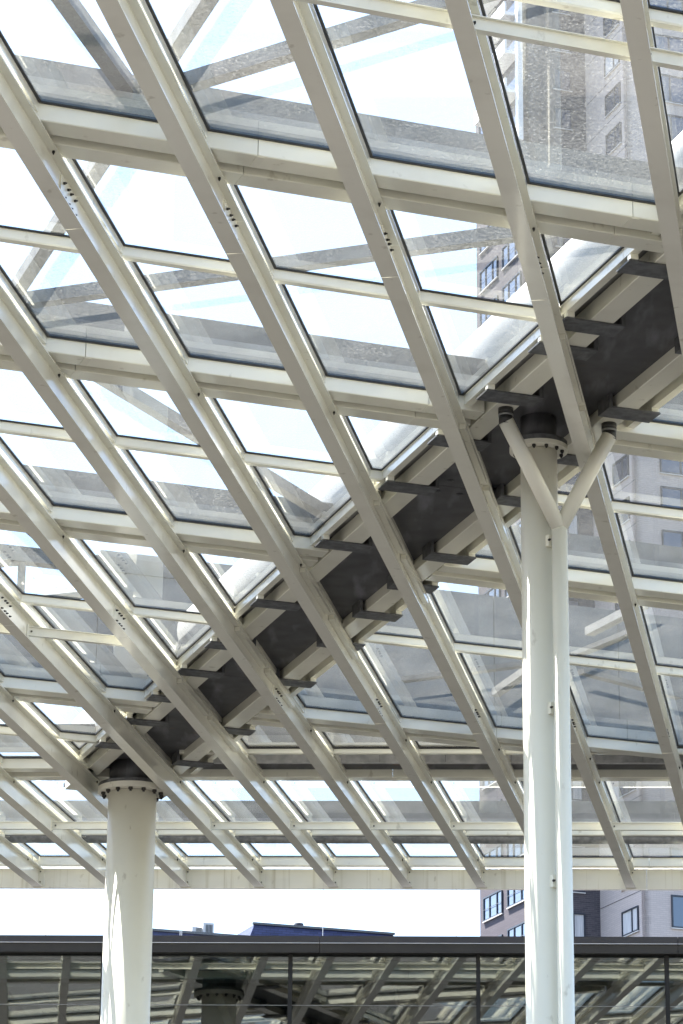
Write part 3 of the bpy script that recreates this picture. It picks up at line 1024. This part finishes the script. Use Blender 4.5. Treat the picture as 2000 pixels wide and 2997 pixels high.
# white corner pilaster and balconies high up on face A
_, zp = on_face(A0, eA, 1530, 412)
def blk(P, e, nrm, a, b, za, zb_, o0, o1, name, m):
    mb = MB()
    pts = [P + e * a + nrm * o0, P + e * b + nrm * o0, P + e * b + nrm * o1, P + e * a + nrm * o1]
    mb.add([(*p, za) for p in pts] + [(*p, zb_) for p in pts], [(0, 1, 2, 3), (4, 5, 6, 7), (0, 1, 5, 4), (1, 2, 6, 5), (2, 3, 7, 6), (3, 0, 4, 7)])
    return mb.build(name, m, tower)
blk(A0, eA, nA, LA - .5, LA + .02, zp, ZTOP, 0, .35, 'corner_pilaster', 'white_part')
for f in range(0, 9):
    z = zp + .8 + f * FL
    blk(A0, eA, nA, LA - 6.2, LA - .5, z, z + .22, 0, 1.1, 'balcony_slab', 'white_part')
    blk(A0, eA, nA, LA - 6.2, LA - .5, z + .22, z + 1.0, .95, 1.1, 'balcony_front', 'white_part')
    blk(A0, eA, nA, LA - 5.6, LA - 1.2, z + .22, z + 2.3, 0, .06, 'balcony_door', 'window_glass')
# string-course joints on the pale faces
for f in range(NF0, NF1, 1):
    z = zB + f * FL + 2.35
    blk(B_, eB, nB, 0, LB, z, z + .03, 0, .012, 'expansion_joint', 'frame_dark')

# ================================================================ SLATE ROOFED BLOCKS
def slate_block(p_left, p_right, Y, zdrop, end_run, label, depth=9.0):
    hl = plan(*p_left); L = hl * (Y / hl[1])
    zr = float(ray(*p_left)[2] / ray(*p_left)[1] * Y) - .12
    R_ = meet(L, cd, p_right[0], p_right[1])
    ln = float(np.linalg.norm(R_ - L))
    back = np.array([-cd[1], cd[0]])
    if back[1] < 0:
        back = -back
    t = thing('slate_roofed_block', label, 'building', (L[0], L[1], 0), 'slate roofed blocks beyond the pavilion')
    def pt(a, b, z):
        return (*(L + cd * a + back * b), z)
    er = end_run
    mb = MB()     # mansard skirt
    lo = [pt(-er, -er, zr - zdrop), pt(ln + er, -er, zr - zdrop), pt(ln + er, depth + er, zr - zdrop), pt(-er, depth + er, zr - zdrop)]
    hi = [pt(0, 0, zr), pt(ln, 0, zr), pt(ln, depth, zr), pt(0, depth, zr)]
    mb.add(lo + hi, [(0, 1, 5, 4), (1, 2, 6, 5), (2, 3, 7, 6), (3, 0, 4, 7), (4, 5, 6, 7)])
    mb.build('roof', 'slate', t, origin=(L[0], L[1], 0))
    mb = MB()
    for (a, b, c, d) in ((-.12, ln + .12, -.12, .12),):
        v = [pt(a, c, zr - .02), pt(b, c, zr - .02), pt(b, d, zr - .02), pt(a, d, zr - .02), pt(a, c, zr + .12), pt(b, c, zr + .12), pt(b, d, zr + .12), pt(a, d, zr + .12)]
        mb.add(v, [(0, 1, 2, 3), (4, 5, 6, 7), (0, 1, 5, 4), (1, 2, 6, 5), (2, 3, 7, 6), (3, 0, 4, 7)])
    mb.build('ridge_cap', 'galv_dark', t)
    mb = MB()
    v = [pt(-er + .3, -er + .3, -EYE), pt(ln + er - .3, -er + .3, -EYE), pt(ln + er - .3, depth + er - .3, -EYE), pt(-er + .3, depth + er - .3, -EYE)]
    v += [(x, y, zr - zdrop) for x, y, _ in v]
    mb.add(v, [(0, 1, 2, 3), (0, 1, 5, 4), (1, 2, 6, 5), (2, 3, 7, 6), (3, 0, 4, 7)])
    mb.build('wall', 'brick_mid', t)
    return L, zr, back
Lm, zrm, bk = slate_block((745, 2700), (1150, 2729), 190, 3.2, 1.5, 'dark blue slate mansard block with a small vent on its ridge')
slate_block((345, 2711), (820, 2744), 170, 3.0, .6, 'long low dark blue slate roof sloping away beside the thick column')
# rooftop cooling unit and ridge vent
def unit(px0, px1, Y, label):
    h0 = plan(*px0); P0 = h0 * (Y / h0[1])
    sc = Y / ray(*px0)[1]
    ztop = float(ray(*px0)[2] * sc)
    wdt = (px1[0] - px0[0]) / F * Y * 1.05
    t = thing('cooling_unit', label, 'air conditioner', (P0[0], P0[1], 0))
    def bxx(a, b, c, d, za, zb_, nm, m):
        mb = MB()
        p = [P0 + cd * a + bk * c, P0 + cd * b + bk * c, P0 + cd * b + bk * d, P0 + cd * a + bk * d]
        mb.add([(*q, za) for q in p] + [(*q, zb_) for q in p], [(0, 1, 2, 3), (4, 5, 6, 7), (0, 1, 5, 4), (1, 2, 6, 5), (2, 3, 7, 6), (3, 0, 4, 7)])
        return mb.build(nm, m, t)
    bxx(0, wdt, 0, 1.6, ztop - 1.9, ztop, 'casing', 'unit_metal')
    n = 5
    for i in range(n):
        a = wdt * (.25 + .65 * i / n)
        bxx(a, a + wdt * .07, -.03, 0, ztop - .75, ztop - .12, 'louvre', 'louvre_dark')
    bxx(-wdt * .95, -.02, .1, 1.5, ztop - 1.9, ztop - .28, 'casing', 'unit_metal')
    for i in range(6):
        bxx(-wdt * .6, -wdt * .08, .07, .1, ztop - .75 + i * .075, ztop - .715 + i * .075, 'louvre', 'louvre_dark')
unit((595, 2700), (627, 2700), 176, 'pale rooftop cooling unit with dark louvres above the slate roof')
h = plan(875, 2708); hv = h * (193 / h[1]); zv = float(ray(875, 2703)[2] / ray(875, 2703)[1] * 193)
mb = MB()
mb.tube([(hv[0], hv[1], zrm - .3), (hv[0], hv[1], zv - .1)], .12, 12)
mb.tube([(hv[0], hv[1], zv - .12), (hv[0], hv[1], zv - .02), (hv[0], hv[1], zv + .05)], [.32, .30, .08], 16)
tag(mb.build('roof_vent', 'louvre_dark', None, origin=(hv[0], hv[1], EYE + zrm - .3)), 'small dark mushroom vent cap on the slate mansard ridge', 'vent')
